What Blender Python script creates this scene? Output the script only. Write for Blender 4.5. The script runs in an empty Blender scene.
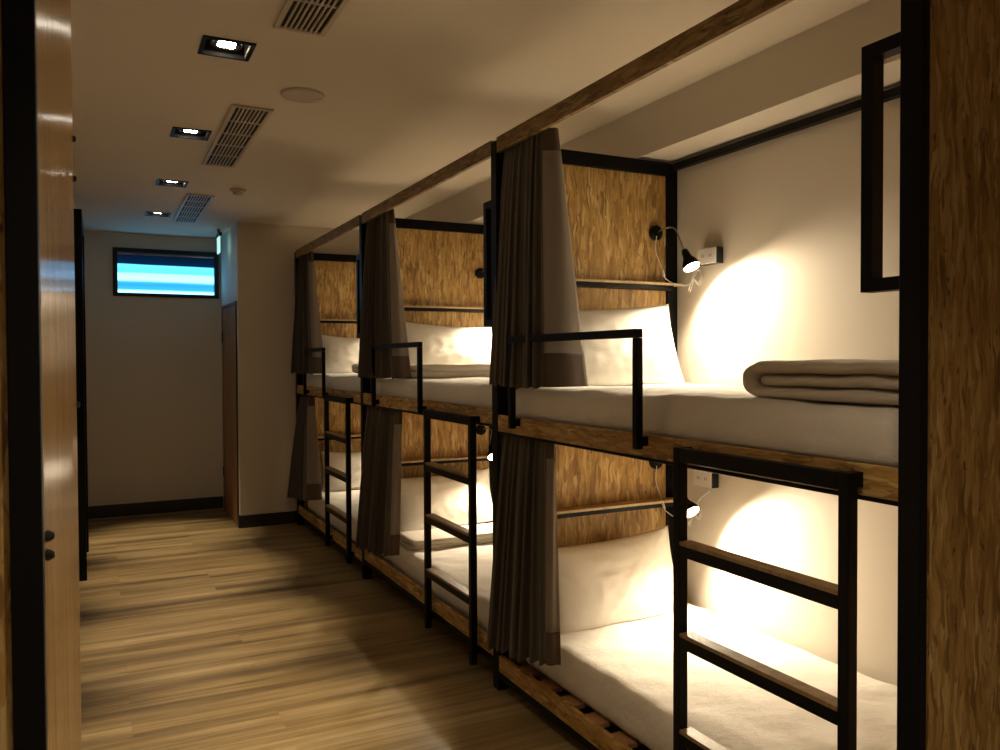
import bpy, bmesh, math, random
from mathutils import Vector, Matrix, noise
random.seed(7)
C = bpy.context.scene.collection
PI = math.pi

# ------------------------------------------------------------------ helpers
def wloc(o):
    v = Vector((0, 0, 0))
    while o:
        v += o.location; o = o.parent
    return v

def obj(name, bm, mat, parent=None, smooth=False, mats=None):
    """one mesh object from a bmesh in world coordinates"""
    off = wloc(parent) if parent else Vector((0, 0, 0))
    if not parent:
        xs = [v.co for v in bm.verts]
        off = Vector((sum(v.x for v in xs)/len(xs), sum(v.y for v in xs)/len(xs), min(v.z for v in xs)))
    for v in bm.verts:
        v.co -= off
    bmesh.ops.recalc_face_normals(bm, faces=bm.faces)
    me = bpy.data.meshes.new(name)
    bm.to_mesh(me); bm.free()
    for m in (mats or [mat]):
        me.materials.append(m)
    if smooth:
        for p in me.polygons: p.use_smooth = True
    o = bpy.data.objects.new(name, me); C.objects.link(o)
    if parent:
        o.parent = parent
    else:
        o.location = off
    return o

def tag(o, label=None, cat=None, group=None, kind=None):
    if label: o['label'] = label
    if cat: o['category'] = cat
    if group: o['group'] = group
    if kind: o['kind'] = kind
    return o

def empty(name, loc, label=None, cat=None, group=None, kind=None, parent=None):
    o = bpy.data.objects.new(name, None); C.objects.link(o)
    o.empty_display_size = .1
    o.location = loc
    return tag(o, label, cat, group, kind)

def box(bm, x0, x1, y0, y1, z0, z1, bev=0.0, seg=2):
    r = bmesh.ops.create_cube(bm, size=1)
    M = Matrix.Translation(((x0+x1)/2, (y0+y1)/2, (z0+z1)/2)) @ Matrix.Diagonal((x1-x0, y1-y0, z1-z0, 1))
    bmesh.ops.transform(bm, matrix=M, verts=r['verts'])
    if bev > 0:
        es = list({e for v in r['verts'] for e in v.link_edges})
        bmesh.ops.bevel(bm, geom=es, offset=bev, segments=seg, affect='EDGES', profile=.5)
    return bm

def B(*a, **k):
    return box(bmesh.new(), *a, **k)

def quad(bm, pts):
    bm.faces.new([bm.verts.new(p) for p in pts])

def tube(bm, pts, r, n=8, caps=True):
    pts = [Vector(p) for p in pts]
    rings = []
    up = Vector((0, 0, 1))
    prev = None
    for i, p in enumerate(pts):
        a = pts[max(i-1, 0)]; b = pts[min(i+1, len(pts)-1)]
        d = (b-a).normalized()
        if prev is None:
            ref = up if abs(d.z) < .9 else Vector((1, 0, 0))
            s = d.cross(ref).normalized()
        else:
            s = (prev - d*prev.dot(d)).normalized()
        prev = s
        t = d.cross(s)
        rr = r[i] if isinstance(r, (list, tuple)) else r
        rings.append([bm.verts.new(p + s*math.cos(2*PI*k/n)*rr + t*math.sin(2*PI*k/n)*rr) for k in range(n)])
    for a, b in zip(rings, rings[1:]):
        for k in range(n):
            bm.faces.new((a[k], a[(k+1) % n], b[(k+1) % n], b[k]))
    if caps:
        bm.faces.new(rings[0][::-1]); bm.faces.new(rings[-1])
    return bm

def smoothpath(pts, n=8):
    """Catmull-Rom through pts"""
    pts = [Vector(p) for p in pts]
    P = [pts[0]*2-pts[1]] + pts + [pts[-1]*2-pts[-2]]
    out = []
    for i in range(1, len(P)-2):
        for k in range(n):
            t = k/n
            out.append(.5*((2*P[i]) + (P[i+1]-P[i-1])*t + (2*P[i-1]-5*P[i]+4*P[i+1]-P[i+2])*t*t + (3*P[i]-P[i-1]-3*P[i+1]+P[i+2])*t**3))
    out.append(pts[-1])
    return out

def lathe(bm, prof, centre, axis, n=24):
    """prof: list of (r, h) along axis from centre"""
    axis = Vector(axis).normalized(); centre = Vector(centre)
    s = axis.orthogonal().normalized(); t = axis.cross(s)
    rings = []
    for r, h in prof:
        r = max(r, 1e-4)
        rings.append([bm.verts.new(centre + axis*h + (s*math.cos(2*PI*k/n)+t*math.sin(2*PI*k/n))*r) for k in range(n)])
    for a, b in zip(rings, rings[1:]):
        for k in range(n):
            bm.faces.new((a[k], a[(k+1) % n], b[(k+1) % n], b[k]))
    bm.faces.new(rings[0][::-1]); bm.faces.new(rings[-1])
    return bm

def struct(name, bm, mat, parent=None, **k):
    o = obj(name, bm, mat, parent, **k)
    if not parent: o['kind'] = 'structure'
    return o

# ------------------------------------------------------------------ materials
class NT:
    def __init__(s, name):
        s.m = bpy.data.materials.new(name); s.m.use_nodes = True
        s.t = s.m.node_tree; s.b = s.t.nodes['Principled BSDF']
        s.out = s.t.nodes['Material Output']
    def n(s, typ, **k):
        x = s.t.nodes.new('ShaderNode'+typ)
        for a, v in k.items(): setattr(x, a, v)
        return x
    def l(s, a, b): s.t.links.new(a, b)
    def setin(s, node, key, v):
        if hasattr(v, 'links') or hasattr(v, 'is_linked'): s.l(v, node.inputs[key])
        else: node.inputs[key].default_value = v
    def math(s, op, a, b=0.0, clamp=False):
        x = s.n('Math', operation=op, use_clamp=clamp); s.setin(x, 0, a); s.setin(x, 1, b); return x.outputs[0]
    def mix(s, fac, a, b, blend='MIX'):
        x = s.n('Mix', data_type='RGBA', blend_type=blend)
        s.setin(x, 0, fac); s.setin(x, 6, a); s.setin(x, 7, b); return x.outputs[2]
    def coords(s, rot=(0, 0, 0), scale=(1, 1, 1), src=None):
        x = s.n('Mapping'); s.l(src or s.pos(), x.inputs[0])
        x.inputs['Rotation'].default_value = rot; x.inputs['Scale'].default_value = scale
        return x.outputs[0]
    def pos(s):
        if not hasattr(s, '_p'):
            tc = s.n('TexCoord'); oi = s.n('ObjectInfo')
            v = s.n('VectorMath', operation='MULTIPLY_ADD')
            s.l(oi.outputs['Location'], v.inputs[0]); v.inputs[1].default_value = (3.71, 2.37, 1.93)
            s.l(tc.outputs['Object'], v.inputs[2]); s._p = v.outputs[0]
        return s._p
    def noise(s, vec, scale, detail=3, rough=.5):
        x = s.n('TexNoise'); s.l(vec, x.inputs['Vector']); x.inputs['Scale'].default_value = scale
        x.inputs['Detail'].default_value = detail; x.inputs['Roughness'].default_value = rough
        return x.outputs['Fac'], x.outputs['Color']
    def voro(s, vec, scale, feat='F1', rand=1.0):
        x = s.n('TexVoronoi', feature=feat); s.l(vec, x.inputs['Vector']); x.inputs['Scale'].default_value = scale
        x.inputs['Randomness'].default_value = rand
        return x
    def ramp(s, fac, stops, interp='LINEAR'):
        x = s.n('ValToRGB'); s.l(fac, x.inputs[0]); r = x.color_ramp; r.interpolation = interp
        while len(r.elements) < len(stops): r.elements.new(.5)
        for e, (p, c) in zip(r.elements, stops):
            e.position = p; e.color = (*c, 1) if len(c) == 3 else c
        return x.outputs[0]
    def bump(s, h, strength=.3, dist=.002):
        x = s.n('Bump'); s.l(h, x.inputs['Height']); x.inputs['Strength'].default_value = strength
        x.inputs['Distance'].default_value = dist; s.l(x.outputs[0], s.b.inputs['Normal'])
    def col(s, c): s.setin(s.b, 'Base Color', c if not isinstance(c, tuple) else (*c, 1))
    def rough(s, v): s.setin(s.b, 'Roughness', v)

def mat_osb(name, plane, tint=1.0):
    """oriented strand board; plane 'xz' (faces along Y, strands mostly upright) or 'yz' (faces along X, strands lengthwise)"""
    n = NT(name)
    def M3(across, along, ang=0.0):
        a = math.radians(ang)
        return ((0, a, 0), (across, 8, along)) if plane == 'xz' else ((a, 0, 0), (8, along, across))
    def warp(vec, sc, amt):
        f, c = n.noise(vec, sc, 2)
        w = n.n('VectorMath', operation='MULTIPLY_ADD'); n.l(c, w.inputs[0]); w.inputs[1].default_value = (amt,)*3; n.l(vec, w.inputs[2])
        return w.outputs[0]
    W = warp(n.pos(), 4.5, .13); W2 = warp(n.pos(), 9, .035)
    # flowing chip field: colour from broad streaks plus fibres
    a, _ = n.noise(n.coords(*M3(24, 5), W), 1.0, 5, .68)
    b, _ = n.noise(n.coords(*M3(120, 8, 3), W2), 1.0, 4, .65)
    c = n.ramp(a, [(.26, (.26, .135, .035)), (.38, (.40, .225, .060)), (.5, (.52, .315, .090)), (.62, (.60, .385, .130)), (.76, (.74, .52, .22))])
    c = n.mix(.75, c, n.ramp(b, [(.30, (.42, .36, .28)), (.5, (.92, .9, .88)), (.7, (1.12, 1.1, 1.06))]), 'MULTIPLY')
    h = a
    # individual strands lying at many angles on top
    for i, (ang, ac, al, th) in enumerate([(12, 46, 7, .66), (-17, 50, 8, .68), (30, 54, 8.5, .76), (-36, 48, 9, .76), (57, 50, 9, .84), (-62, 54, 10, .84), (81, 60, 11, .91), (-24, 78, 12, .74), (42, 84, 13, .80)]):
        v = n.n('VectorMath', operation='ADD'); n.l(n.coords(*M3(ac, al, ang), W2), v.inputs[0]); v.inputs[1].default_value = (i*13.1, i*7.7, i*5.3)
        vo = n.voro(v.outputs[0], 1.0); sep = n.n('SeparateColor'); n.l(vo.outputs['Color'], sep.inputs[0])
        col = n.ramp(sep.outputs[0], [(0, (.23, .12, .035)), (.3, (.42, .25, .075)), (.65, (.58, .37, .125)), (1, (.80, .60, .29))])
        fv, _ = n.noise(n.coords(*M3(260, 9, ang), n.pos()), 1.0, 2)
        col = n.mix(.5, col, n.ramp(fv, [(.3, (.5, .46, .4)), (.65, (1.05, 1.05, 1.05))]), 'MULTIPLY')
        ed = n.voro(v.outputs[0], 1.0, 'DISTANCE_TO_EDGE')
        m = n.math('MULTIPLY', n.math('GREATER_THAN', sep.outputs[2], th), n.ramp(ed.outputs['Distance'], [(.02, (0, 0, 0)), (.10, (.85, .85, .85))]))
        c = n.mix(m, c, col)
        mm = n.n('Mix', data_type='FLOAT'); n.l(m, mm.inputs[0]); n.l(h, mm.inputs[2]); n.l(sep.outputs[1], mm.inputs[3]); h = mm.outputs[0]
    pf, _ = n.noise(n.coords(*M3(60, 26), n.pos()), 1.0, 2, .6)
    c = n.mix(.9, c, n.ramp(pf, [(.27, (.30, .22, .15)), (.36, (1, 1, 1))]), 'MULTIPLY')
    big, _ = n.noise(n.pos(), 2.2, 2)
    c = n.mix(1.0, c, n.ramp(big, [(.3, (.84*tint, .83*tint, .80*tint)), (.7, (tint, tint, tint))]), 'MULTIPLY')
    n.col(c); n.rough(.6); n.bump(h, .3, .0015)
    return n.m

def mat_paint(name, c, r=.75):
    n = NT(name); f, _ = n.noise(n.pos(), 180, 3); g, _ = n.noise(n.pos(), 1.3, 3)
    n.col(n.mix(n.math('MULTIPLY', g, .25), (*c, 1), (c[0]*.88, c[1]*.88, c[2]*.87, 1)))
    n.rough(r); n.bump(f, .12, .001); return n.m

def mat_steel(name='black_powder_steel', c=(.004, .004, .0045), r=.45):
    n = NT(name); f, _ = n.noise(n.pos(), 260, 2); n.col(c)
    n.b.inputs['Specular IOR Level'].default_value = .14
    n.rough(r); n.bump(f, .12, .0006); return n.m

def mat_plain(name, c, r=.5, metal=0.0, grain=120, bump=.1):
    n = NT(name); f, _ = n.noise(n.pos(), grain, 2)
    n.col(n.mix(f, (c[0]*.92, c[1]*.92, c[2]*.92, 1), (*c, 1))); n.rough(r); n.b.inputs['Metallic'].default_value = metal
    n.bump(f, bump, .0006); return n.m

def mat_fabric(name, c, c2=None, weave=900, wr=.25, sheen=.2, rough=.9):
    n = NT(name)
    w = n.coords((0, 0, 0), (weave, weave, weave))
    f, _ = n.noise(w, 1.0, 1)
    g, _ = n.noise(n.coords((.3, .2, .5), (9, 14, 12)), 1.0, 4, .55)
    c2 = c2 or tuple(x*.86 for x in c)
    n.col(n.mix(f, (*c2, 1), (*c, 1))); n.rough(rough)
    n.b.inputs['Sheen Weight'].default_value = sheen
    h = n.math('ADD', n.math('MULTIPLY', f, .12), g)
    n.bump(h, wr, .012); return n.m

def mat_floor():
    n = NT('wood_plank_floor')
    tc = n.n('TexCoord'); P = tc.outputs['Object']
    br = n.n('TexBrick'); n.l(P, br.inputs['Vector'])
    br.offset = .37; br.offset_frequency = 2; br.squash = 1
    br.inputs['Color1'].default_value = (0, 0, 0, 1); br.inputs['Color2'].default_value = (1, 1, 1, 1); br.inputs['Mortar'].default_value = (.5, .5, .5, 1)
    br.inputs['Scale'].default_value = 1; br.inputs['Mortar Size'].default_value = .0005; br.inputs['Mortar Smooth'].default_value = .1
    br.inputs['Brick Width'].default_value = 1.52; br.inputs['Row Height'].default_value = .18; br.inputs['Bias'].default_value = 0
    sep = n.n('SeparateColor'); n.l(br.outputs['Color'], sep.inputs[0]); rnd = sep.outputs[0]
    # per-board shift of the grain
    cmb = n.n('CombineXYZ'); n.l(n.math('MULTIPLY', rnd, .6), cmb.inputs[0]); n.l(n.math('MULTIPLY', rnd, .5), cmb.inputs[2])
    ad = n.n('VectorMath', operation='ADD'); n.l(P, ad.inputs[0]); n.l(cmb.outputs[0], ad.inputs[1]); Q = ad.outputs[0]
    g1, _ = n.noise(n.coords((0, 0, 0), (.42, 8, 1), Q), 1.0, 6, .66)
    g2, _ = n.noise(n.coords((0, 0, 0), (1.4, 60, 1), Q), 1.0, 5, .68)
    base = n.ramp(g1, [(.30, (.075, .052, .026)), (.42, (.19, .130, .055)), (.54, (.33, .235, .105)), (.70, (.50, .385, .21))])
    c = n.mix(.55, base, n.ramp(g2, [(.3, (.36, .34, .30)), (.62, (1, 1, 1))]), 'MULTIPLY')
    c = n.mix(1.0, c, n.ramp(rnd, [(0, (.93, .93, .93)), (1, (1.0, 1.0, 1.0))]), 'MULTIPLY')
    c = n.mix(n.math('MULTIPLY', br.outputs['Fac'], .3), c, (.05, .032, .018, 1))
    n.col(c)
    rr = n.n('MapRange'); n.l(g2, rr.inputs[0]); rr.inputs[3].default_value = .36; rr.inputs[4].default_value = .55
    n.rough(rr.outputs[0]); n.b.inputs['Specular IOR Level'].default_value = .45
    n.bump(g2, .25, .0012); return n.m

def mat_veneer(name='oak_veneer', c0=(.34, .20, .068), c1=(.60, .38, .15), rough=.27, aniso=0):
    n = NT(name)
    a, _ = n.noise(n.coords((0, 0, 0), (26, 26, 1.6)), 1.0, 5, .62)
    b, _ = n.noise(n.coords((0, 0, 0), (170, 170, 5)), 1.0, 3, .6)
    c = n.ramp(a, [(.3, c0), (.5, tuple((p+q)/2 for p, q in zip(c0, c1))), (.72, c1)])
    c = n.mix(.5, c, n.ramp(b, [(.35, (.62, .58, .52)), (.62, (1, 1, 1))]), 'MULTIPLY')
    if aniso:
        n.b.inputs['Anisotropic'].default_value = aniso
        tg = n.n('Tangent', direction_type='RADIAL', axis='Z'); n.l(tg.outputs[0], n.b.inputs['Tangent'])
    n.col(c); n.rough(rough); n.bump(b, .6 if rough > .25 else 1.0, .0011 if rough > .25 else .0028); return n.m

def mat_emit(name, c, s):
    n = NT(name); n.t.nodes.remove(n.b); e = n.n('Emission'); e.inputs[0].default_value = (*c, 1); e.inputs[1].default_value = s
    n.l(e.outputs[0], n.out.inputs[0]); return n.m

def mat_window():
    n = NT('daylit_frosted_pane'); n.t.nodes.remove(n.b)
    tc = n.n('TexCoord'); sp = n.n('SeparateXYZ'); n.l(tc.outputs['Object'], sp.inputs[0])
    f, _ = n.noise(n.coords((0, 0, 0), (1.2, 1, 9), tc.outputs['Object']), 1.0, 2)
    z = n.math('ADD', n.math('DIVIDE', sp.outputs[2], .40), n.math('MULTIPLY', n.math('SUBTRACT', f, .5), .05))
    col = n.ramp(z, [(0, (.22, .42, .62)), (.14, (.13, .36, .60)), (.19, (.010, .10, .19)), (.31, (.006, .075, .15)), (.36, (.012, .11, .20)),
                     (.41, (.12, .36, .62)), (.56, (.10, .34, .58)), (.61, (.022, .19, .36)), (.77, (.032, .22, .42)), (.80, (.0004, .003, .010)), (1, (.0003, .0016, .005))])
    e = n.n('Emission'); n.l(col, e.inputs[0]); e.inputs[1].default_value = WIN
    n.l(e.outputs[0], n.out.inputs[0]); return n.m

WIN = 6.5
M = dict(
    osb=mat_osb('osb_upright', 'xz', .94), osbl=mat_osb('osb_lengthwise', 'yz', .9), osbf=mat_osb('osb_fascia', 'yz', .55),
    wall=mat_paint('wall_paint', (.66, .60, .52)), ceil=mat_paint('ceiling_paint', (.66, .585, .48)),
    steel=mat_steel(), floor=mat_floor(), veneer=mat_veneer(rough=.2, aniso=.85),
    doorwood=mat_veneer('brown_door_veneer', (.26, .12, .04), (.42, .22, .09), .45),
    base=mat_plain('black_baseboard', (.018, .017, .016), .45),
    sheet=mat_fabric('white_cotton_sheet', (.80, .77, .72), (.74, .71, .66), 700, .7, .1),
    pillow=mat_fabric('white_pillow_cotton', (.83, .80, .75), (.78, .75, .70), 700, .45, .1),
    blanket=mat_fabric('cream_quilt', (.66, .60, .52), (.58, .53, .46), 500, .35, .2),
    curtain=mat_fabric('taupe_curtain', (.088, .075, .060), (.066, .056, .045), 800, .12, .15),
    lining=mat_fabric('grey_beige_lining', (.235, .20, .17), (.20, .17, .145), 800, .12, .15),
    band=mat_fabric('brown_hem_band', (.095, .062, .044), (.075, .05, .036), 800, .12, .1),
    ply=mat_veneer('birch_ply_edge', (.42, .30, .16), (.62, .47, .28), .5),
    tread=mat_veneer('worn_plywood_tread', (.20, .13, .06), (.36, .25, .13), .5), slat=mat_veneer('pine_slat', (.40, .20, .09), (.56, .32, .16), .55),
    white=mat_plain('white_plastic', (.78, .76, .73), .35), grille=mat_plain('cream_grille', (.50, .43, .34), .5),
    dark=mat_plain('dark_cavity', (.012, .011, .010), .8), frame=mat_plain('window_frame_black', (.008, .009, .014), .3),
    chrome=mat_plain('brushed_chrome', (.62, .60, .58), .25, 1.0), cord=mat_plain('white_cord', (.75, .72, .68), .4),
    bulb=mat_emit('warm_led', (1.0, .80, .50), 22), dbulb=mat_emit('downlight_led', (1.0, .90, .72), 60),
    exitg=mat_emit('exit_sign_panel', (.45, .9, .85), 1.1), pink=mat_plain('red_plastic', (.5, .06, .07), .4),
    blue=mat_plain('dark_socket_box', (.012, .011, .02), .4), win=mat_window(),
)

# ------------------------------------------------------------------ room shell
ZC = 2.73; XW = 2.62; YF = 8.55; YJ = 7.43; XJ = 1.105; XL = -.16; YL = 1.47; YB = -1.6; XA = -1.3
def slab(name, x0, x1, y0, y1, z0, z1, m): return struct(name, B(x0, x1, y0, y1, z0, z1), M[m])
struct('floor', B(XA-.1, XW+.1, YB-.1, YF+.1, -.1, 0), M['floor'])
DL = [(.462, 3.325), (.455, 4.65), (.462, 6.0), (.452, 7.32), (.458, .62), (.458, -.74)]
hx0, hx1 = .455-.088, .455+.088
bm = bmesh.new()
box(bm, XA-.1, hx0, YB-.1, YF+.1, ZC, ZC+.14); box(bm, hx1, XW+.1, YB-.1, YF+.1, ZC, ZC+.14)
ys = YB-.1
for y in sorted(d[1] for d in DL):
    box(bm, hx0, hx1, ys, y-.09, ZC, ZC+.14); ys = y+.09
box(bm, hx0, hx1, ys, YF+.1, ZC, ZC+.14)
struct('ceiling', bm, M['ceil'])
slab('wall_right', XW, XW+.1, YB-.1, YJ, -.1, ZC, 'wall')
slab('wall_rear', XA-.1, XW+.1, YB-.1, YB, -.1, ZC, 'wall')
slab('wall_left_near', XA-.1, XA, YB, YL, -.1, ZC, 'wall')
slab('wall_left', XA, XL, YL+.015, YF, -.1, ZC, 'wall')
slab('wall_jog', XJ, XW+.1, YJ, YF, -.1, ZC, 'wall')
# far wall with a real window opening
wx0, wx1, wz0, wz1 = .12, 1.085, 2.125, 2.59
bm = bmesh.new()
box(bm, XA, wx0, YF, YF+.12, -.1, ZC); box(bm, wx1, XJ+.05, YF, YF+.12, -.1, ZC)
box(bm, wx0, wx1, YF, YF+.12, -.1, wz0); box(bm, wx0, wx1, YF, YF+.12, wz1, ZC)
struct('wall_far', bm, M['wall'])
struct('trim_soffit', B(2.39, XW, YB, YJ, 2.492, ZC), M['wall'])
struct('baseboard_far', B(XL, XJ, YF-.014, YF, 0, .118, bev=.003), M['base'])
struct('baseboard_jog', B(XJ-.012, XW, YJ-.014, YJ, 0, .112, bev=.003), M['base'])
struct('baseboard_jog_return', B(XJ-.014, XJ, YJ-.013, 7.49, 0, .112, bev=.003), M['base'])
struct('baseboard_left', B(XL, XL+.012, 2.4, 6.13, 0, .112, bev=.003), M['base'])

# window
w = empty('window_1', (.6, YF, wz0), kind='structure')
bm = bmesh.new()
fw = .042
box(bm, wx0, wx1, YF-.02, YF+.05, wz0, wz0+fw*.8, bev=.003); box(bm, wx0, wx1, YF-.02, YF+.05, wz1-fw, wz1, bev=.003)
box(bm, wx0, wx0+fw, YF-.02, YF+.05, wz0+fw*.8, wz1-fw, bev=.003); box(bm, wx1-fw, wx1, YF-.02, YF+.05, wz0+fw*.8, wz1-fw, bev=.003)
obj('window_frame', bm, M['frame'], w)
bm = bmesh.new()
box(bm, wx0+fw, wx1-fw, YF+.01, YF+.03, wz1-fw-.018, wz1-fw-.006)
obj('blind_rail', bm, M['chrome'], w)
o = empty('pane_anchor', (0, 0, 0)); bpy.data.objects.remove(o)
bm = B(wx0+.02, wx1-.02, YF+.055, YF+.062, wz0+.02, wz1-.02)
pn = obj('window_pane', bm, M['win'], w)
pn['label'] = 'bright cyan banded window pane'

# corridor door in the side wall of the jog
d = empty('door_1', (XJ, 7.9, 0), kind='structure')
bm = bmesh.new()
box(bm, XJ-.012, XJ-.001, 7.50, 8.40, 2.0, 2.035); box(bm, XJ-.012, XJ-.001, 7.50, 7.53, 0, 2.0); box(bm, XJ-.012, XJ-.001, 8.37, 8.40, 0, 2.0)
obj('door_frame', bm, M['frame'], d)
obj('door_leaf', B(XJ-.009, XJ-.001, 7.531, 8.369, .008, 1.999), M['doorwood'], d)
for z in (.35, 1.68):
    obj('door_hinge', B(XJ-.022, XJ-.0125, 8.345, 8.375, z, z+.1, bev=.002), M['frame'], d)

# tall black frame of a recessed door on the left wall
d = empty('door_2', (XL, 6.6, 0), kind='structure')
bm = bmesh.new()
box(bm, XL, -.098, 6.14, 6.20, 0, 2.53, bev=.003); box(bm, XL, -.098, 7.05, 7.11, 0, 2.53, bev=.003); box(bm, XL, -.098, 6.20, 7.05, 2.47, 2.53, bev=.003)
obj('door_frame', bm, M['steel'], d)
obj('door_leaf', B(XL, -.135, 6.201, 7.049, .006, 2.469), M['veneer'], d)

# near left: partition end with black post, OSB board, and the glossy open leaf
p = empty('strand_board_partition', (-.7, 1.455, 0), 'strand board partition with a black steel edge post at the left picture edge', 'partition')
obj('post', B(-.1275, -.083, 1.430, 1.474, 0, 2.73, bev=.003), M['steel'], p)
obj('board_panel', B(XA, -.1285, 1.445, 1.463, 0, 2.73), M['osb'], p)
d = empty('door_3', (-.075, 1.9, 0), kind='structure')
bm = bmesh.new()
A = Vector((-.0850, 1.482)); Z = Vector((-.0545, 2.30)); nrm = Vector((-(Z-A).y, (Z-A).x)).normalized()*.034
pts = [A, Z, Z+nrm, A+nrm]
vs = [bm.verts.new((q.x, q.y, z)) for z in (.012, 2.66) for q in pts]
for f in ((0, 1, 2, 3), (7, 6, 5, 4), (0, 4, 5, 1), (1, 5, 6, 2), (2, 6, 7, 3), (3, 7, 4, 0)): bm.faces.new([vs[i] for i in f])
bmesh.ops.bevel(bm, geom=bm.edges[:], offset=.0015, segments=2, affect='EDGES')
leaf = obj('door_leaf', bm, M['veneer'], d)
bm = bmesh.new()
for z in (1.182, 1.213):
    lathe(bm, [(.009, 0), (.010, .004), (.007, .010), (.004, .013)], (-.0833, 1.505, z), (1, -.05, 0), 14)
obj('latch', bm, M['frame'], d)
bm = bmesh.new()
for z in (2.06, 1.96, 1.39):
    lathe(bm, [(.008, 0), (.008, .006), (.005, .008)], (-.0555, 2.296, z), (1, .3, 0), 12)
obj('edge_stud', bm, M['frame'], d)

# ------------------------------------------------------------------ ceiling fittings
def downlight(x, y, label, wide=66, pw=1.0):
    t = empty('recessed_downlight', (x, y, ZC), label, 'ceiling light', 'square recessed downlights along the corridor')
    bm = bmesh.new(); e = .098; i = .082; z0 = ZC-.006
    box(bm, x-e, x+e, y-e, y-i, z0, ZC-.0005); box(bm, x-e, x+e, y+i, y+e, z0, ZC-.0005)
    box(bm, x-e, x-i, y-i, y+i, z0, ZC-.0005); box(bm, x+i, x+e, y-i, y+i, z0, ZC-.0005)
    obj('frame', bm, M['steel'], t)
    bm = bmesh.new()
    box(bm, x-.086, x+.086, y-.086, y+.086, ZC+.055, ZC+.06)
    for a in (-1, 1):
        box(bm, x+a*.084-.002, x+a*.084+.002, y-.086, y+.086, ZC-.004, ZC+.055); box(bm, x-.082, x+.082, y+a*.084-.002, y+a*.084+.002, ZC-.004, ZC+.055)
    obj('housing', bm, M['dark'], t)
    bm = bmesh.new()
    lathe(bm, [(.056, .014), (.060, .012), (.060, .018), (.040, .053), (.036, .053), (.054, .018), (.056, .014)], (x, y, ZC), (0, 0, 1), 32)
    ring = obj('reflector_ring', bm, M['chrome'], t, smooth=True)
    bm = bmesh.new()
    for k in range(4):
        a = PI/4 + k*PI/2
        lathe(bm, [(.019, 0), (.019, .006), (.012, .010)], (x+.021*math.cos(a), y+.021*math.sin(a), ZC+.012), (0, 0, 1), 14)
    for f in bm.faces: pass
    obj('lamp', bm, M['dbulb'], t)
    L = bpy.data.lights.new('downlight_beam', 'SPOT'); L.energy = DLE*pw; L.color = (1.0, .79, .52); L.spot_size = math.radians(wide); L.spot_blend = .85; L.shadow_soft_size = .035
    lo = bpy.data.objects.new('downlight_beam', L); C.objects.link(lo); lo.parent = t; lo.location = (0, 0, -.012)
DLE = 275
for (x, y), s in zip(DL, ['square black downlight nearest the viewer, above the corridor in front of the round ceiling plate',
                          'second square downlight from the viewer, left of the long ceiling vent',
                          'third square downlight, level with the small ceiling smoke detector',
                          'farthest square downlight, nearest the cyan window',
                          'square downlight overhead at the start of the corridor', 'square downlight behind the viewer']):
    downlight(x, y, s, 38 if y > 3 else 110, 1.0 if y > 3 else .27)

def vent(x0, x1, y0, y1, label):
    t = empty('ceiling_vent', ((x0+x1)/2, (y0+y1)/2, ZC), label, 'vent', 'slotted ceiling vents beside the downlights')
    bm = bmesh.new(); z0, z1 = ZC-.010, ZC-.0005; f = .02
    box(bm, x0, x1, y0, y0+f, z0, z1, bev=.002); box(bm, x0, x1, y1-f, y1, z0, z1, bev=.002)
    box(bm, x0, x0+f, y0+f, y1-f, z0, z1, bev=.002); box(bm, x1-f, x1, y0+f, y1-f, z0, z1, bev=.002)
    obj('frame', bm, M['grille'], t)
    obj('backing', B(x0+f, x1-f, y0+f, y1-f, ZC-.002, z1), M['dark'], t)
    bm = bmesh.new(); n = 8
    for k in range(1, n):
        xx = x0+f+(x1-x0-2*f)*k/n
        box(bm, xx-.0035, xx+.0035, y0+f, y1-f, z0+.001, ZC-.002)
    m = max(2, round((y1-y0)/.26))
    for k in range(1, m):
        yy = y0+f+(y1-y0-2*f)*k/m
        box(bm, x0+f, x1-f, yy-.005, yy+.005, z0+.002, ZC-.002)
    obj('grille', bm, M['grille'], t)
vent(.585, .775, 1.77, 3.03, 'cream slotted ceiling vent cut off by the top picture edge')
vent(.585, .778, 4.03, 5.32, 'middle slotted ceiling vent, between the round plate and the second downlight')
vent(.588, .782, 6.32, 7.60, 'farthest slotted ceiling vent, tinted blue by the window')

bm = bmesh.new()
lathe(bm, [(.0, .0), (.084, .0), (.096, .003), (.099, .008), (.099, .0125), (.0, .0125)], (.856, 3.75, ZC-.013), (0, 0, 1), 48)
t = empty('ceiling_speaker', (.856, 3.75, ZC), 'flat round cream ceiling plate beside the nearest downlight', 'ceiling speaker')
obj('cover', bm, M['grille'], t, smooth=False)
obj('clip', lathe(bmesh.new(), [(.011, 0), (.011, .003)], (.856+.078, 3.752, ZC-.0165), (0, 0, 1), 16), M['white'], t)
t = empty('smoke_detector', (.905, 6.03, ZC), 'small cream smoke detector on the ceiling before the far wall', 'smoke detector')
obj('base', lathe(bmesh.new(), [(.05, 0), (.055, .006), (.055, .0175)], (.905, 6.03, ZC-.018), (0, 0, 1), 28), M['grille'], t)
obj('sensor_head', lathe(bmesh.new(), [(.02, 0), (.034, .008), (.036, .022)], (.905, 6.03, ZC-.0405), (0, 0, 1), 28), M['grille'], t)

t = empty('exit_sign', (1.01, 7.9, ZC), 'thin lit sign hanging edge-on from the ceiling beside the cyan window', 'sign')
obj('lit_panel', B(1.005, 1.016, 7.85, 8.01, 2.505, 2.655, bev=.002), M['exitg'], t)
obj('housing', B(.998, 1.026, 7.81, 8.03, 2.656, 2.69, bev=.003), M['frame'], t)
obj('bracket', B(1.002, 1.022, 7.90, 7.95, 2.691, ZC-.0005), M['pink'], t)

# ------------------------------------------------------------------ bunks
X0 = 1.594; T = .055
SEC = 'xz'
def steelbox(bm, *a): return box(bm, *a, bev=.0025)

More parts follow.
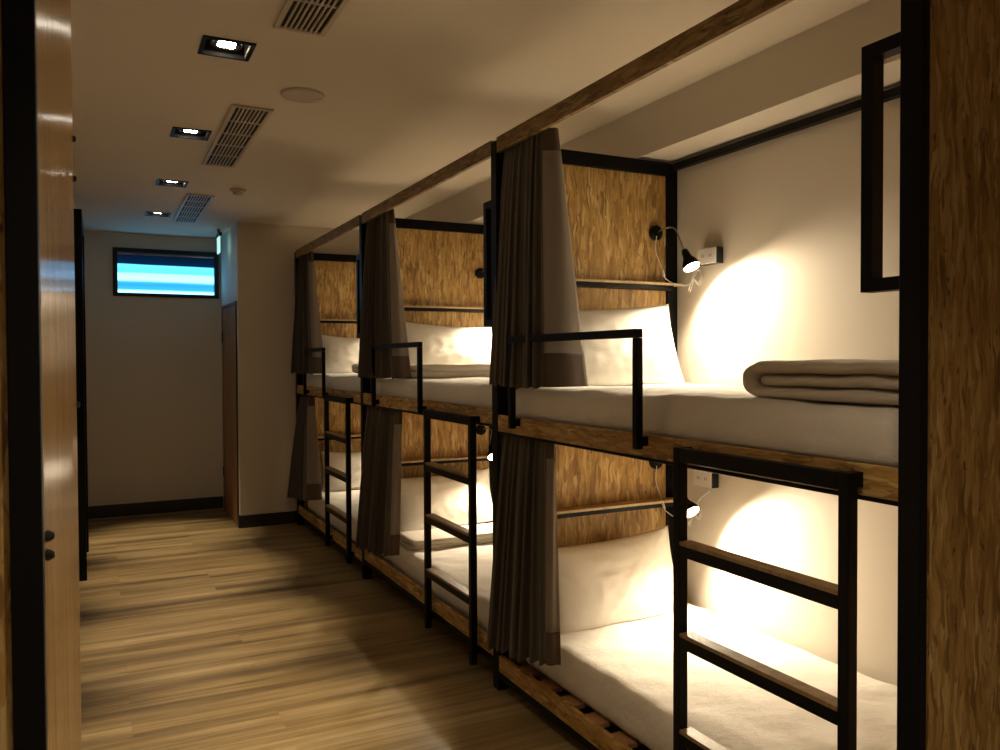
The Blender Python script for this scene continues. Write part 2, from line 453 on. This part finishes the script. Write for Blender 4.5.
def bunk(Yn, Yf, label, du, zl, near=False, end=False):
    """Yn = far face of the near post, Yf = near face of the far post; du lowers the upper side board"""
    t = empty('bunk_bed', (X0, Yf+T, 0), label, 'bunk bed', 'three bunk bed bays in one row')
    zt = 2.49
    def P(name, bm, m, par=None, lab=None):
        o = obj(name, bm, M[m], par or t)
        if lab: o['label'] = lab
        return o
    # far posts
    P('post', steelbox(bmesh.new(), X0, X0+T, Yf, Yf+T, 0, zt-.012), 'steel')
    P('post', steelbox(bmesh.new(), 2.552, 2.612, Yf, Yf+T, 0, 2.475), 'steel')
    if near:
        P('post', steelbox(bmesh.new(), X0, X0+.026, Yn-T, Yn, 0, zt-.012), 'steel')
        P('post', steelbox(bmesh.new(), 2.552, 2.612, Yn-T, Yn, 0, 2.475), 'steel')
        P('end_panel', B(X0+.027, 2.60, Yn-.043, Yn-.022, .02, zt), 'osb')
        for zz in (1.0, 2.41): P('end_crossbar', steelbox(bmesh.new(), X0+T, 2.55, Yn-.021, Yn, zz, zz+.055), 'steel')
    # headboard panels with top bar
    P('headboard', B(X0+T+.001, 2.551, Yf+.018, Yf+.036, .06, 2.412), 'osb')
    P('top_crossbar', steelbox(bmesh.new(), X0+T+.001, 2.551, Yf, Yf+T, 2.413, 2.478), 'steel')
    P('wall_rail', steelbox(bmesh.new(), 2.575, 2.612, Yn+.001, Yf-.001, 2.443, 2.474), 'steel')
    P('fascia_board', B(X0+.002, X0+.020, Yn+.001, Yf-.001, 2.422, 2.49), 'osbf')
    P('curtain_track', B(X0+.03, X0+.045, Yn+.001, Yf-.001, 2.452, 2.466), 'steel')
    # ledges
    for z, nm in ((1.873, 'ledge'), (.798, 'ledge')):
        l = P(nm, B(X0+T+.004, 2.602, Yf-.058, Yf+.0175, z-.012, z, bev=.001), 'ply')
        bm = bmesh.new(); steelbox(bm, X0+T+.004, 2.55, Yf-.050, Yf+.0175, z-.034, z-.0125)
        o = obj('ledge_bar', bm, M['steel'], l)
    # upper deck
    P('side_board', B(X0+.003, X0+.021, Yn+.001, Yf-.001, 1.195-du, 1.268-du), 'osbl', lab='upper strand board bed rail')
    P('bed_rail', box(steelbox(bmesh.new(), X0+.003, X0+.045, Yn+.001, Yf-.001, 1.183-du, 1.194-du), X0+.0215, X0+.045, Yn+.001, Yf-.001, 1.1945-du, 1.225), 'steel')
    P('deck', B(X0+.046, 2.60, Yn+.001, Yf-.001, 1.205, 1.223), 'osb', lab='upper bed deck')
    # lower deck
    P('side_board', B(X0+.003, X0+.021, Yn+.001, Yf-.001, zl, zl+.074), 'osbl', lab='lower strand board bed rail')
    bm = bmesh.new(); steelbox(bm, X0+.003, X0+.050, Yn+.001, Yf-.001, zl-.035, zl-.0005); steelbox(bm, 2.56, 2.60, Yn+.001, Yf-.001, zl-.03, zl)
    P('bed_rail', bm, 'steel')
    bm = bmesh.new(); y = Yf-.10; zs = .135
    while y > Yn+.12:
        box(bm, X0+.026, 2.60, y-.10, y, zs-.018, zs, bev=.002); y -= .178
    P('slatted_base', bm, 'slat')
    bm = bmesh.new(); steelbox(bm, X0+.055, X0+.095, Yn+.02, Yf-.02, zs-.05, zs-.0185); steelbox(bm, 2.50, 2.54, Yn+.02, Yf-.02, zs-.05, zs-.0185)
    P('slat_bearer', bm, 'steel')
    # grab frame by the near post
    yn = Yn
    g = bmesh.new(); s = .030; e = .102 if near else .085
    xa, xb = X0+.002, X0+.040
    box(g, xa, xb, yn+e-s, yn+e, 1.652, 2.222); box(g, xa, xb, yn+.0005, yn+e-s, 1.652, 1.682); box(g, xa, xb, yn+.0005, yn+e-s, 2.190, 2.222)
    P('grab_frame', g, 'steel')
    # guard rail
    g = bmesh.new(); x = 1.5625; h = .0125; y1 = 3.033; y0 = 2.118
    if Yf > 5 and not end: y1 = 4.956; y0 = 4.100
    if end: y1 = 6.878; y0 = 6.208
    steelbox(g, x-h, x+h, y0, y1, 1.568, 1.597)
    for yy in (y0, y1-.026): steelbox(g, x-h, x+h, yy, yy+.026, 1.205, 1.5675)
    for yy in (y0+.002, y1-.024): box(g, x+h+.0005, X0+.0025, yy, yy+.022, 1.215, 1.245)
    P('guard_rail', g, 'steel')
    return t

bays = [(1.210, 3.225), (3.280, 5.285), (5.340, 7.320)]
bunk(1.204, 3.225, 'nearest bunk bed bay, with a strand board end panel at the right picture edge', .018, .088, near=True)
bunk(3.280, 5.285, 'middle bunk bed bay between the nearest and the farthest bays', -.008, .140)
bunk(5.340, 7.320, 'farthest bunk bed bay, against the short wall by the corridor door', -.008, .108, end=True)

# ladders
def ladder(y0, y1, label):
    xa, xb = 1.545, 1.577; w = .0305; zb, zt = .059, 1.2325
    t = empty('bunk_ladder', (xa, (y0+y1)/2, zb), label, 'ladder', 'black ladders hooked on the bunk row')
    for yy in (y0, y1-w):
        obj('side_rail', steelbox(bmesh.new(), xa, xb, yy, yy+w, zb, zt), M['steel'], t)
    obj('top_bar', steelbox(bmesh.new(), xa, xb, y0+w+.0005, y1-w-.0005, zt-.043, zt-.001), M['steel'], t)
    for z in (.9525, .6767, .3843):
        tr = obj('tread', B(xa-.001, xb+.012, y0+w+.001, y1-w-.001, z-.012, z, bev=.0015), M['tread'], t)
        obj('tread_bar', steelbox(bmesh.new(), xa, xb+.008, y0+w+.001, y1-w-.001, z-.046, z-.0125), M['steel'], tr)
    for yy in (y0+.001, y1-w-.001):
        obj('hook', B(xb+.0005, X0+.0020, yy, yy+.03, zt-.036, zt, bev=.002), M['steel'], t)
        obj('standoff', B(xb+.0005, X0+.0025, yy+.003, yy+.027, .108, .138, bev=.002), M['steel'], t)
    return t
ladder(1.294, 1.930, 'black steel ladder with plywood treads, nearest one, in front of the lit lower bed')
ladder(3.410, 4.022, 'black steel ladder with plywood treads hooked on the middle bunk bay')
ladder(5.520, 6.150, 'black steel ladder with plywood treads on the farthest bunk bay, smallest of the three')

# ------------------------------------------------------------------ soft goods
def soft_box(x0, x1, y0, y1, z0, z1, r, step=.035, amp=.006, seed=0, skirt=0.0):
    bm = bmesh.new()
    c = Vector(((x0+x1)/2, (y0+y1)/2, (z0+z1)/2)); hx, hy, hz = (x1-x0)/2, (y1-y0)/2, (z1-z0)/2
    def grid(ax, sg):
        u, v = [a for a in range(3) if a != ax]; H = (hx, hy, hz)
        nu = max(4, round(2*H[u]/step)); nv = max(4, round(2*H[v]/step)); vs = []
        for i in range(nu+1):
            row = []
            for j in range(nv+1):
                p = [0, 0, 0]; p[ax] = sg*H[ax]; p[u] = -H[u]+2*H[u]*i/nu; p[v] = -H[v]+2*H[v]*j/nv
                q = Vector([max(-(H[k]-r), min(H[k]-r, p[k])) for k in range(3)])
                d = Vector(p)-q
                if d.length > 1e-9: d = d.normalized()*r
                w = q+d
                row.append(bm.verts.new(w))
            vs.append(row)
        for i in range(nu):
            for j in range(nv): bm.faces.new((vs[i][j], vs[i+1][j], vs[i+1][j+1], vs[i][j+1]))
    for ax in range(3):
        for sg in (-1, 1): grid(ax, sg)
    bmesh.ops.remove_doubles(bm, verts=bm.verts, dist=1e-4)
    bm.normal_update()
    for v in bm.verts:
        p = v.co
        if p.z < -hz+r*.6: continue
        n1 = noise.noise(Vector((p.x*5+seed, p.y*3.1, p.z*9)))
        # drape creases running down and across
        k = noise.noise(Vector((p.x*4+seed*2, (p.y+p.x*.5)*9, p.z*3)))
        k2 = 1-abs(noise.noise(Vector((p.x*3.3+seed, (p.y*.8+p.z*2.2)*4.5, seed*1.7))))*2.4
        v.co = p + v.normal*(amp*1.2*n1 + amp*1.0*k + amp*1.1*max(0, k2))
    for v in bm.verts: v.co += c
    return bm

def mattress(x0, x1, y0, y1, z0, z1, label, seed, amp=.006):
    t = empty('mattress', ((x0+x1)/2, (y0+y1)/2, z0), label, 'mattress', 'white sheeted mattresses on the bunks')
    obj('fitted_sheet', soft_box(x0, x1, y0, y1, z0, z1, .045, .03, amp, seed), M['sheet'], t, smooth=True)
    return t
pos = ['nearest', 'middle', 'farthest']
lowz = [.136]*3
mattress(1.622, 2.60, 1.222, 3.160, 1.232, 1.376, 'white sheeted mattress on the upper nearest bunk, under the big folded quilt', 1.0)
mattress(1.622, 2.60, 3.292, 5.215, 1.232, 1.376, 'white sheeted mattress on the upper middle bunk', 2.3)
mattress(1.622, 2.60, 5.352, 7.250, 1.232, 1.376, 'white sheeted mattress on the upper farthest bunk', 3.6)
mattress(1.672, 2.60, 1.222, 3.160, .136, .302, 'white sheeted mattress on the lower nearest bunk, behind the near ladder', 4.1, .005)
mattress(1.650, 2.60, 3.292, 5.215, .140, .318, 'white sheeted mattress on the lower middle bunk', 5.4, .006)
mattress(1.650, 2.60, 5.352, 7.250, .140, .318, 'white sheeted mattress on the lower farthest bunk', 6.7, .006)

def pillow(cx, cy, zb, W, H, th, tilt, label, seed, yaw=0.0, roll=0.0):
    """stands on its long edge, leaning back by tilt from upright; zb = height of the lower edge; cy = y of the lower edge"""
    t = empty('pillow', (cx, cy, zb), label, 'pillow', 'white pillows propped against the headboards')
    bm = bmesh.new(); N, Mv = 44, 30; a, b = W/2, H/2
    R = Matrix.Translation((cx, cy, zb)) @ Matrix.Rotation(yaw, 4, 'Z') @ Matrix.Rotation(-tilt, 4, 'X') @ Matrix.Rotation(roll, 4, 'Y')
    sides = []
    for sg in (-1, 1):
        vs = []
        for i in range(N+1):
            row = []
            for j in range(Mv+1):
                u = -1+2*i/N; v = -1+2*j/Mv
                x = a*u*(1-.055*(1-v*v)*abs(u)); z = b*v*(1-(.10 if v > 0 else .03)*(1-u*u)*abs(v))
                e = max(0, (1-abs(u)**2.6))**.62*max(0, (1-abs(v)**2.6))**.62
                # puckers radiating from corners and seams
                pk = noise.noise(Vector((u*7+seed, v*5, seed)))*.010*e + (1-abs(noise.noise(Vector((u*2.6-v*3.2+seed, v*1.1+u*.6, seed*2))))*5 if abs(noise.noise(Vector((u*2.6-v*3.2+seed, v*1.1+u*.6, seed*2)))) < .2 else 0)*.003*e + math.sin((u*13+v*4)+seed)*.0022*e*(abs(v))
                rad = noise.noise(Vector((math.atan2(v-.2, u-.5)*6, seed*3, 0)))*.007*e
                y = sg*(th/2*e + pk*.6+rad*(.5 if sg < 0 else 0)) + .0
                row.append(bm.verts.new(R @ Vector((x, y, z+b*.97))))
            vs.append(row)
        for i in range(N):
            for j in range(Mv): bm.faces.new((vs[i][j], vs[i+1][j], vs[i+1][j+1], vs[i][j+1]))
    bmesh.ops.remove_doubles(bm, verts=bm.verts, dist=2e-4)
    obj('pillowcase', bm, M['pillow'], t, smooth=True)
    return t
pillow(2.125, 3.015, 1.362, .74, .405, .15, .26, 'white pillow on the upper nearest bunk, under the round lamp base', 1.2, roll=-.05)
pillow(2.12, 3.000, .284, .72, .41, .15, .26, 'white pillow on the lower nearest bunk, beside the long grey curtain', 2.9, roll=-.05)
pillow(2.15, 5.07, 1.405, .74, .36, .15, .26, 'white pillow on the upper middle bunk, behind the folded quilt', 4.4, roll=.05)
pillow(2.13, 5.06, .352, .74, .38, .15, .26, 'white pillow on the lower middle bunk, seen through the ladder', 5.1, roll=-.04)
pillow(2.10, 7.10, 1.362, .74, .37, .15, .26, 'white pillow on the upper farthest bunk', 6.3, roll=.06)
pillow(2.12, 7.10, .304, .72, .38, .15, .26, 'white pillow on the lower farthest bunk', 7.7, roll=.03)

def quilt(x0, x1, y0, y1, z0, h, layers, fold, label, seed, amp=.004):
    """folded quilt: layer stack in a serpentine, extruded. fold 'y' : the round folds face +Y/-Y and layers show on the X sides;
    fold 'x': folds at the X ends."""
    t = empty('folded_quilt', ((x0+x1)/2, (y0+y1)/2, z0), label, 'quilt', 'folded cream quilts on the beds')
    th = h/layers
    L = (y1-y0) if fold == 'y' else (x1-x0); Wd = (x1-x0) if fold == 'y' else (y1-y0)
    bm = bmesh.new()
    # centreline: outer C at the far end around the inner layers
    def ribbon(path, tt, w0, w1):
        n = len(path); ns = 16; m = 22
        prof = []
        nor = []
        for i, p in enumerate(path):
            a = path[max(0, i-1)]; b = path[min(n-1, i+1)]
            d = (b-a).normalized(); nor.append(Vector((-d.y, d.x)))
        outline = [p+q*tt/2 for p, q in zip(path, nor)] + [p-q*tt/2 for p, q in reversed(list(zip(path, nor)))]
        rows = []
        for k in range(m+1):
            w = w0+(w1-w0)*k/m; e = abs(2*k/m-1); sh = 1-.55*max(0, (e-.90)/.10)**2
            row = []
            for idx, o in enumerate(outline):
                i = idx if idx < n else 2*n-1-idx
                c = path[i]; q = c+(o-c)*sh
                s, z = q.x, q.y
                dz = noise.noise(Vector((s*7+seed, w*7, z*9)))*amp; ds = noise.noise(Vector((w*6, s*5, seed*2)))*amp
                dw = noise.noise(Vector((s*9, seed*5, z*20)))*amp*2.0*(1 if e > .95 else 0)
                if fold == 'y': p = (x0+w+dw, y0+s+ds, max(z0+.001, z0+z+dz*(z/h)))
                else: p = (x0+s+ds, y0+w+dw, max(z0+.001, z0+z+dz*(z/h)))
                row.append(bm.verts.new(p))
            rows.append(row)
        K = len(outline)
        for A_, B_ in zip(rows, rows[1:]):
            for i in range(K): bm.faces.new((A_[i], A_[(i+1) % K], B_[(i+1) % K], B_[i]))
        for row, rev in ((rows[0], False), (rows[-1], True)):
            for i in range(n-1):
                f = (row[i], row[i+1], row[K-2-i], row[K-1-i])
                bm.faces.new(f[::-1] if rev else f)
    def V2(a, b): return Vector((a, b))
    R_ = h/2-th/2
    path = [V2(L*q/14*.0+ (L-R_-th/2)*q/14, th/2) for q in range(15)]
    path += [V2(L-R_-th/2 + R_*math.sin(PI*q/12), h/2 - R_*math.cos(PI*q/12)) for q in range(1, 12)]
    path += [V2((L-R_-th/2)*(1-q/14), h-th/2) for q in range(15)]
    ribbon(path, th*.97, 0, Wd)
    if layers == 3:
        inner = [V2(.01+(L-R_-th*.72-.01)*q/14, h/2) for q in range(15)]
        ribbon(inner, th*.93, .008, Wd-.006)
    obj('cover', bm, M['blanket'], t, smooth=True)
    return t
quilt(1.665, 2.36, 1.215, 1.775, 1.384, .108, 3, 'y', 'large folded cream quilt on the upper nearest bunk, beside the hanging black frame', 1.0, amp=.010)
quilt(1.700, 2.50, 4.62, 4.93, 1.386, .082, 2, 'y', 'folded cream quilt in front of the pillow on the upper middle bunk', 2.0)
quilt(1.700, 2.48, 4.62, 4.95, .322, .060, 2, 'y', 'flat folded cream quilt at the pillow on the lower middle bunk', 3.0)
quilt(1.985, 2.50, 6.62, 6.93, 1.386, .082, 2, 'y', 'small folded cream quilt at the pillow on the upper farthest bunk', 4.0)

# curtains
def curtain(top, bot, zt, zb, label, seed, side_t, side_b, pleats=7, drop=0.0):
    """top/bot: (x, y_far, y_near) of the gathered cloth; side_t/side_b: (x, y) of the turned-in edge"""
    t = empty('bed_curtain', (top[0], (top[1]+top[2])/2, zb), label, 'curtain', 'taupe privacy curtains on the bunks')
    bm = bmesh.new(); N = 150; K = 34; rows = []
    rnd = random.Random(seed); ph = [rnd.uniform(0, 6.28) for _ in range(4)]; wgt = [rnd.uniform(.35, 1.4) for _ in range(pleats+2)]
    for k in range(K+1):
        v = k/K
        x = top[0]+(bot[0]-top[0])*v**.8; yf = top[1]+(bot[1]-top[1])*v; yn = top[2]+(bot[2]-top[2])*v
        z = zt+(zb-zt)*v; row = []
        for i in range(N+1):
            s = i/N; w = wgt[int(s*pleats)]*(1-(s*pleats % 1)) + wgt[int(s*pleats)+1]*(s*pleats % 1)
            A = (.011+.024*v**.7)*w*min(1, (1-s)*10, s*10+.3)
            a = 2*PI*pleats*s + .5*math.sin(v*3+ph[0]) + 1.5*math.sin(2*PI*s*1.7+ph[1]) + .6*math.sin(2*PI*s*2.9+ph[2]+v*1.2)
            hdr = .35*math.sin(2*PI*pleats*2*s+ph[2])*max(0, 1-v*12)
            X = x + A*(math.sin(a)+.25*math.sin(2*a+ph[3])+hdr)
            Y = yf+(yn-yf)*s + .35*A*math.cos(2*a)
            zz = z - drop*s*v + .006*math.sin(a)*v
            row.append(bm.verts.new((X, Y, zz)))
        rows.append(row)
    for a, b in zip(rows, rows[1:]):
        for i in range(N): bm.faces.new((a[i], a[i+1], b[i+1], b[i]))
    o = obj('drape', bm, M['curtain'], t, smooth=True)
    md = o.modifiers.new('thickness', 'SOLIDIFY'); md.thickness = .003
    # turned edge showing the paler reverse, with brown bands at top and hem
    def strip(z0, z1, nm, m, off=0.0):
        b2 = bmesh.new(); rws = []
        for k in range(17):
            z = z0+(z1-z0)*k/16; v = (zt-z)/(zt-zb); r = []
            xa = top[0]+(bot[0]-top[0])*max(0, v)**.8; ya = top[2]+(bot[2]-top[2])*v
            xb = side_t[0]+(side_b[0]-side_t[0])*v; yb = side_t[1]+(side_b[1]-side_t[1])*v
            for i in range(13):
                s = i/12
                px = xa+(xb-xa)*s; py = ya+(yb-ya)*s - .010*math.sin(PI*s*1.0) - .006*math.sin(2*PI*s+v*2+seed) - off
                r.append(b2.verts.new((px, py, z-drop*v)))
            rws.append(r)
        for a, b in zip(rws, rws[1:]):
            for i in range(12): b2.faces.new((a[i], a[i+1], b[i+1], b[i]))
        o = obj(nm, b2, M[m], t, smooth=True); md = o.modifiers.new('thickness', 'SOLIDIFY'); md.thickness = .003
        return o
    H = zt-zb
    strip(zt, zt-.095, 'header_band', 'band'); strip(zt-.0952, zb+.135, 'lining', 'lining')['label'] = 'pale grey curtain reverse'
    strip(zb+.1348, zb, 'hem_band', 'band')['label'] = 'brown curtain hem'
    return t
CU = [((3.215, 2.870, 1.70, 2.860), (3.255, 2.770, 1.785, 2.765), (3.215, 2.840, 1.658, 2.812), (3.245, 2.716, 1.602, 2.69)),
      ((5.275, 4.829, 1.668, 4.82), (5.315, 4.598, 1.690, 4.59), (5.275, 4.70, 1.655, 4.66), (5.305, 4.60, 1.604, 4.59)),
      ((7.310, 7.001, 1.674, 6.99), (7.345, 6.621, 1.675, 6.61), (7.310, 7.00, 1.665, 6.96), (7.335, 6.60, 1.635, 6.59))]
for b, (ut, ub, lt, lb) in enumerate(CU):
    curtain((1.632, ut[0], ut[1]), (1.574, ub[0], ub[1]), 2.447, 1.388, 'long taupe curtain gathered at the headboard end of the upper %s bunk' % pos[b], 3+b,
            (ut[2], ut[3]), (ub[2], ub[3]), 7)
    curtain((1.628, lt[0], lt[1]), ((1.550, 1.545, 1.505)[b], lb[0], lb[1]), 1.182 if b == 0 else 1.19, (.215, .235, .26)[b], 'long taupe curtain gathered at the headboard end of the lower %s bunk' % pos[b], 11+b,
            (lt[2], lt[3]), (lb[2], lb[3]), 7, drop=-.085)

# ------------------------------------------------------------------ reading lamps and sockets
LE = 56.0
def lamp(Yf, zb, label, aim, dims, cordz, lit=1.0, cord=True, sp=158):
    yb = Yf+.0175; xb = 2.482
    t = empty('reading_lamp', (xb, yb, zb), label, 'reading lamp', 'small reading lamps on the headboards')
    obj('base', lathe(bmesh.new(), [(.036, 0), (.038, .004), (.038, .018), (.030, .026), (.010, .028)], (xb, yb, zb), (0, -1, 0), 28), M['steel'], t, smooth=False)
    tip = Vector(dims); aim = Vector(aim).normalized()
    back = tip - aim*.085
    path = smoothpath([(xb, yb-.027, zb), (xb+.005, yb-.065, zb+.012), (xb+.03, yb-.12, zb+.005), tuple(back-aim*.03), tuple(back)], 8)
    obj('gooseneck', tube(bmesh.new(), path, .0042, 10), M['chrome'], t, smooth=True)
    # hollow tapered shade, open end at tip
    bm = bmesh.new()
    s = aim.orthogonal().normalized(); u = aim.cross(s); rings = []
    prof = [(.0001, -.016), (.014, -.014), (.018, .004), (.020, .026), (.036, .056), (.044, .085), (.0415, .085), (.033, .057), (.018, .034), (.0001, .030)]
    for r, h in prof: rings.append([bm.verts.new(back+aim*h+(s*math.cos(2*PI*q/24)+u*math.sin(2*PI*q/24))*r) for q in range(24)])
    for a, b in zip(rings, rings[1:]):
        for q in range(24): bm.faces.new((a[q], a[(q+1) % 24], b[(q+1) % 24], b[q]))
    sh = obj('lamp_shade', bm, M['steel'], t, smooth=True)
    obj('bulb', lathe(bmesh.new(), [(.0390, 0), (.037, .007), (.022, .014), (.0, .017)], back+aim*.078, aim, 24), M['bulb'], t, smooth=True)
    if cord:
        p1 = [(xb-.01, yb-.03, zb-.02), (xb-.02, yb-.035, zb-.09), (xb-.012, yb-.06, zb-.16), (xb+.0, yb-.085, zb-.235)]
        bm = tube(bmesh.new(), smoothpath(p1, 8), .0022, 8)
        tube(bm, smoothpath([(xb-.006, yb-.07, zb-.19), (xb-.002, yb-.078, zb-.222)], 3), .0065, 8)
        p2 = [(xb+.0, yb-.085, zb-.235), (xb+.03, yb-.12, zb-.262), (xb+.08, yb-.16, zb-.268), (xb+.112, yb-.18, zb-.21), (xb+.118, yb-.20, zb-.17), (XW-.012, yb-.26, zb-.125)]
        tube(bm, smoothpath(p2, 8), .0024, 8)
        lp = [(xb+.085, yb-.16, zb-.29), (xb+.10, yb-.17, zb-.22), (xb+.118, yb-.185, zb-.19), (xb+.122, yb-.20, zb-.235), (xb+.11, yb-.19, zb-.265), (xb+.095, yb-.175, zb-.24), (xb+.075, yb-.165, zb-.30)]
        tube(bm, smoothpath(lp, 8), .0024, 8); tube(bm, smoothpath([Vector(q)+Vector((.006, -.004, -.006)) for q in lp], 8), .0024, 8)
        obj('power_cord', bm, M['cord'], t, smooth=True)
    L = bpy.data.lights.new('reading_beam', 'SPOT'); L.energy = LE*lit; L.color = (1.0, .83, .58); L.spot_size = math.radians(sp); L.spot_blend = .5; L.shadow_soft_size = .022
    lo = bpy.data.objects.new('reading_beam', L); C.objects.link(lo); lo.parent = t
    lo.location = (back+aim*.104) - Vector(t.location); lo.rotation_euler = aim.to_track_quat('-Z', 'Y').to_euler()
Yf = 3.225
lamp(3.225, 2.125, 'small black reading lamp lit on the upper nearest bunk, shade tilted by the wall socket', (.05, -.50, -.86), (2.478, 2.955, 1.925), 0)
lamp(3.225, .985, 'small reading lamp glaring on the lower nearest bunk beside the ladder', (.0, -.74, -.67), (2.440, 2.91, .788), 0, 1.2, sp=152)
lamp(5.285, 2.125, 'reading lamp lit on the upper middle bunk, hidden by the post', (.1, -.5, -.85), (2.475, 5.02, 1.915), 0, cord=False)
lamp(5.285, .985, 'small lit reading lamp on the lower middle bunk, beside the nearest curtain', (-.1, -.70, -.75), (2.44, 5.0, .82), 0, cord=False, sp=144)
lamp(7.320, 2.125, 'reading lamp lit on the upper farthest bunk, hidden by the post', (.1, -.5, -.85), (2.475, 7.05, 1.915), 0, .8, cord=False)
lamp(7.320, .985, 'reading lamp lit on the lower farthest bunk, hidden by the curtain', (.0, -.45, -.9), (2.50, 7.1, .80), 0, .6, cord=False)

def socket(y0, y1, z0, z1, label):
    t = empty('wall_socket', (XW, (y0+y1)/2, z0), label, 'socket', 'wall sockets beside the nearest bunk lamps')
    obj('back_box', B(XW-.042, XW-.0005, y0, y1, z0, z1, bev=.003), M['blue'], t)
    obj('cover_plate', B(XW-.048, XW-.0425, y0+.002, y1-.002, z0+.002, z1-.002, bev=.002), M['white'], t)
    bm = bmesh.new()
    for yy in (y0+(y1-y0)*.3, y0+(y1-y0)*.7):
        for dy in (-.006, .006): box(bm, XW-.0488, XW-.0481, yy+dy-.0012, yy+dy+.0012, (z0+z1)/2-.005, (z0+z1)/2+.009)
    obj('outlet_slots', bm, M['dark'], t)
    return t
socket(2.90, 3.03, 1.945, 2.022, 'white wall socket on a dark box beside the upper reading lamp')
socket(2.93, 3.06, .885, .962, 'white wall socket on a dark box beside the lower reading lamp')

# ------------------------------------------------------------------ camera and world
cam = bpy.data.cameras.new('camera'); co = bpy.data.objects.new('camera', cam); C.objects.link(co)
cam.sensor_width = 36; cam.lens = 801.547*36/1000; cam.clip_start = .02
R = Matrix(((0.8947883393295578, 0.012806553705401263, -0.4463068675049073), (-0.44646805822751107, 0.015626382037962887, -0.8946631149024528), (-0.004483389611441677, 0.9997958833514942, 0.01970002159891488)))
co.matrix_world = Matrix.Translation((0, 0, 1.5)) @ R.to_4x4()
sc = bpy.context.scene; sc.camera = co
wd = bpy.data.worlds.new('world'); sc.world = wd; wd.use_nodes = True
wd.node_tree.nodes['Background'].inputs[0].default_value = (.35, .5, .7, 1); wd.node_tree.nodes['Background'].inputs[1].default_value = .3
sc.view_settings.view_transform = 'Standard'; sc.view_settings.look = 'None'; sc.view_settings.gamma = 1; sc.view_settings.use_curve_mapping = False
sc.view_settings.exposure = 0.0
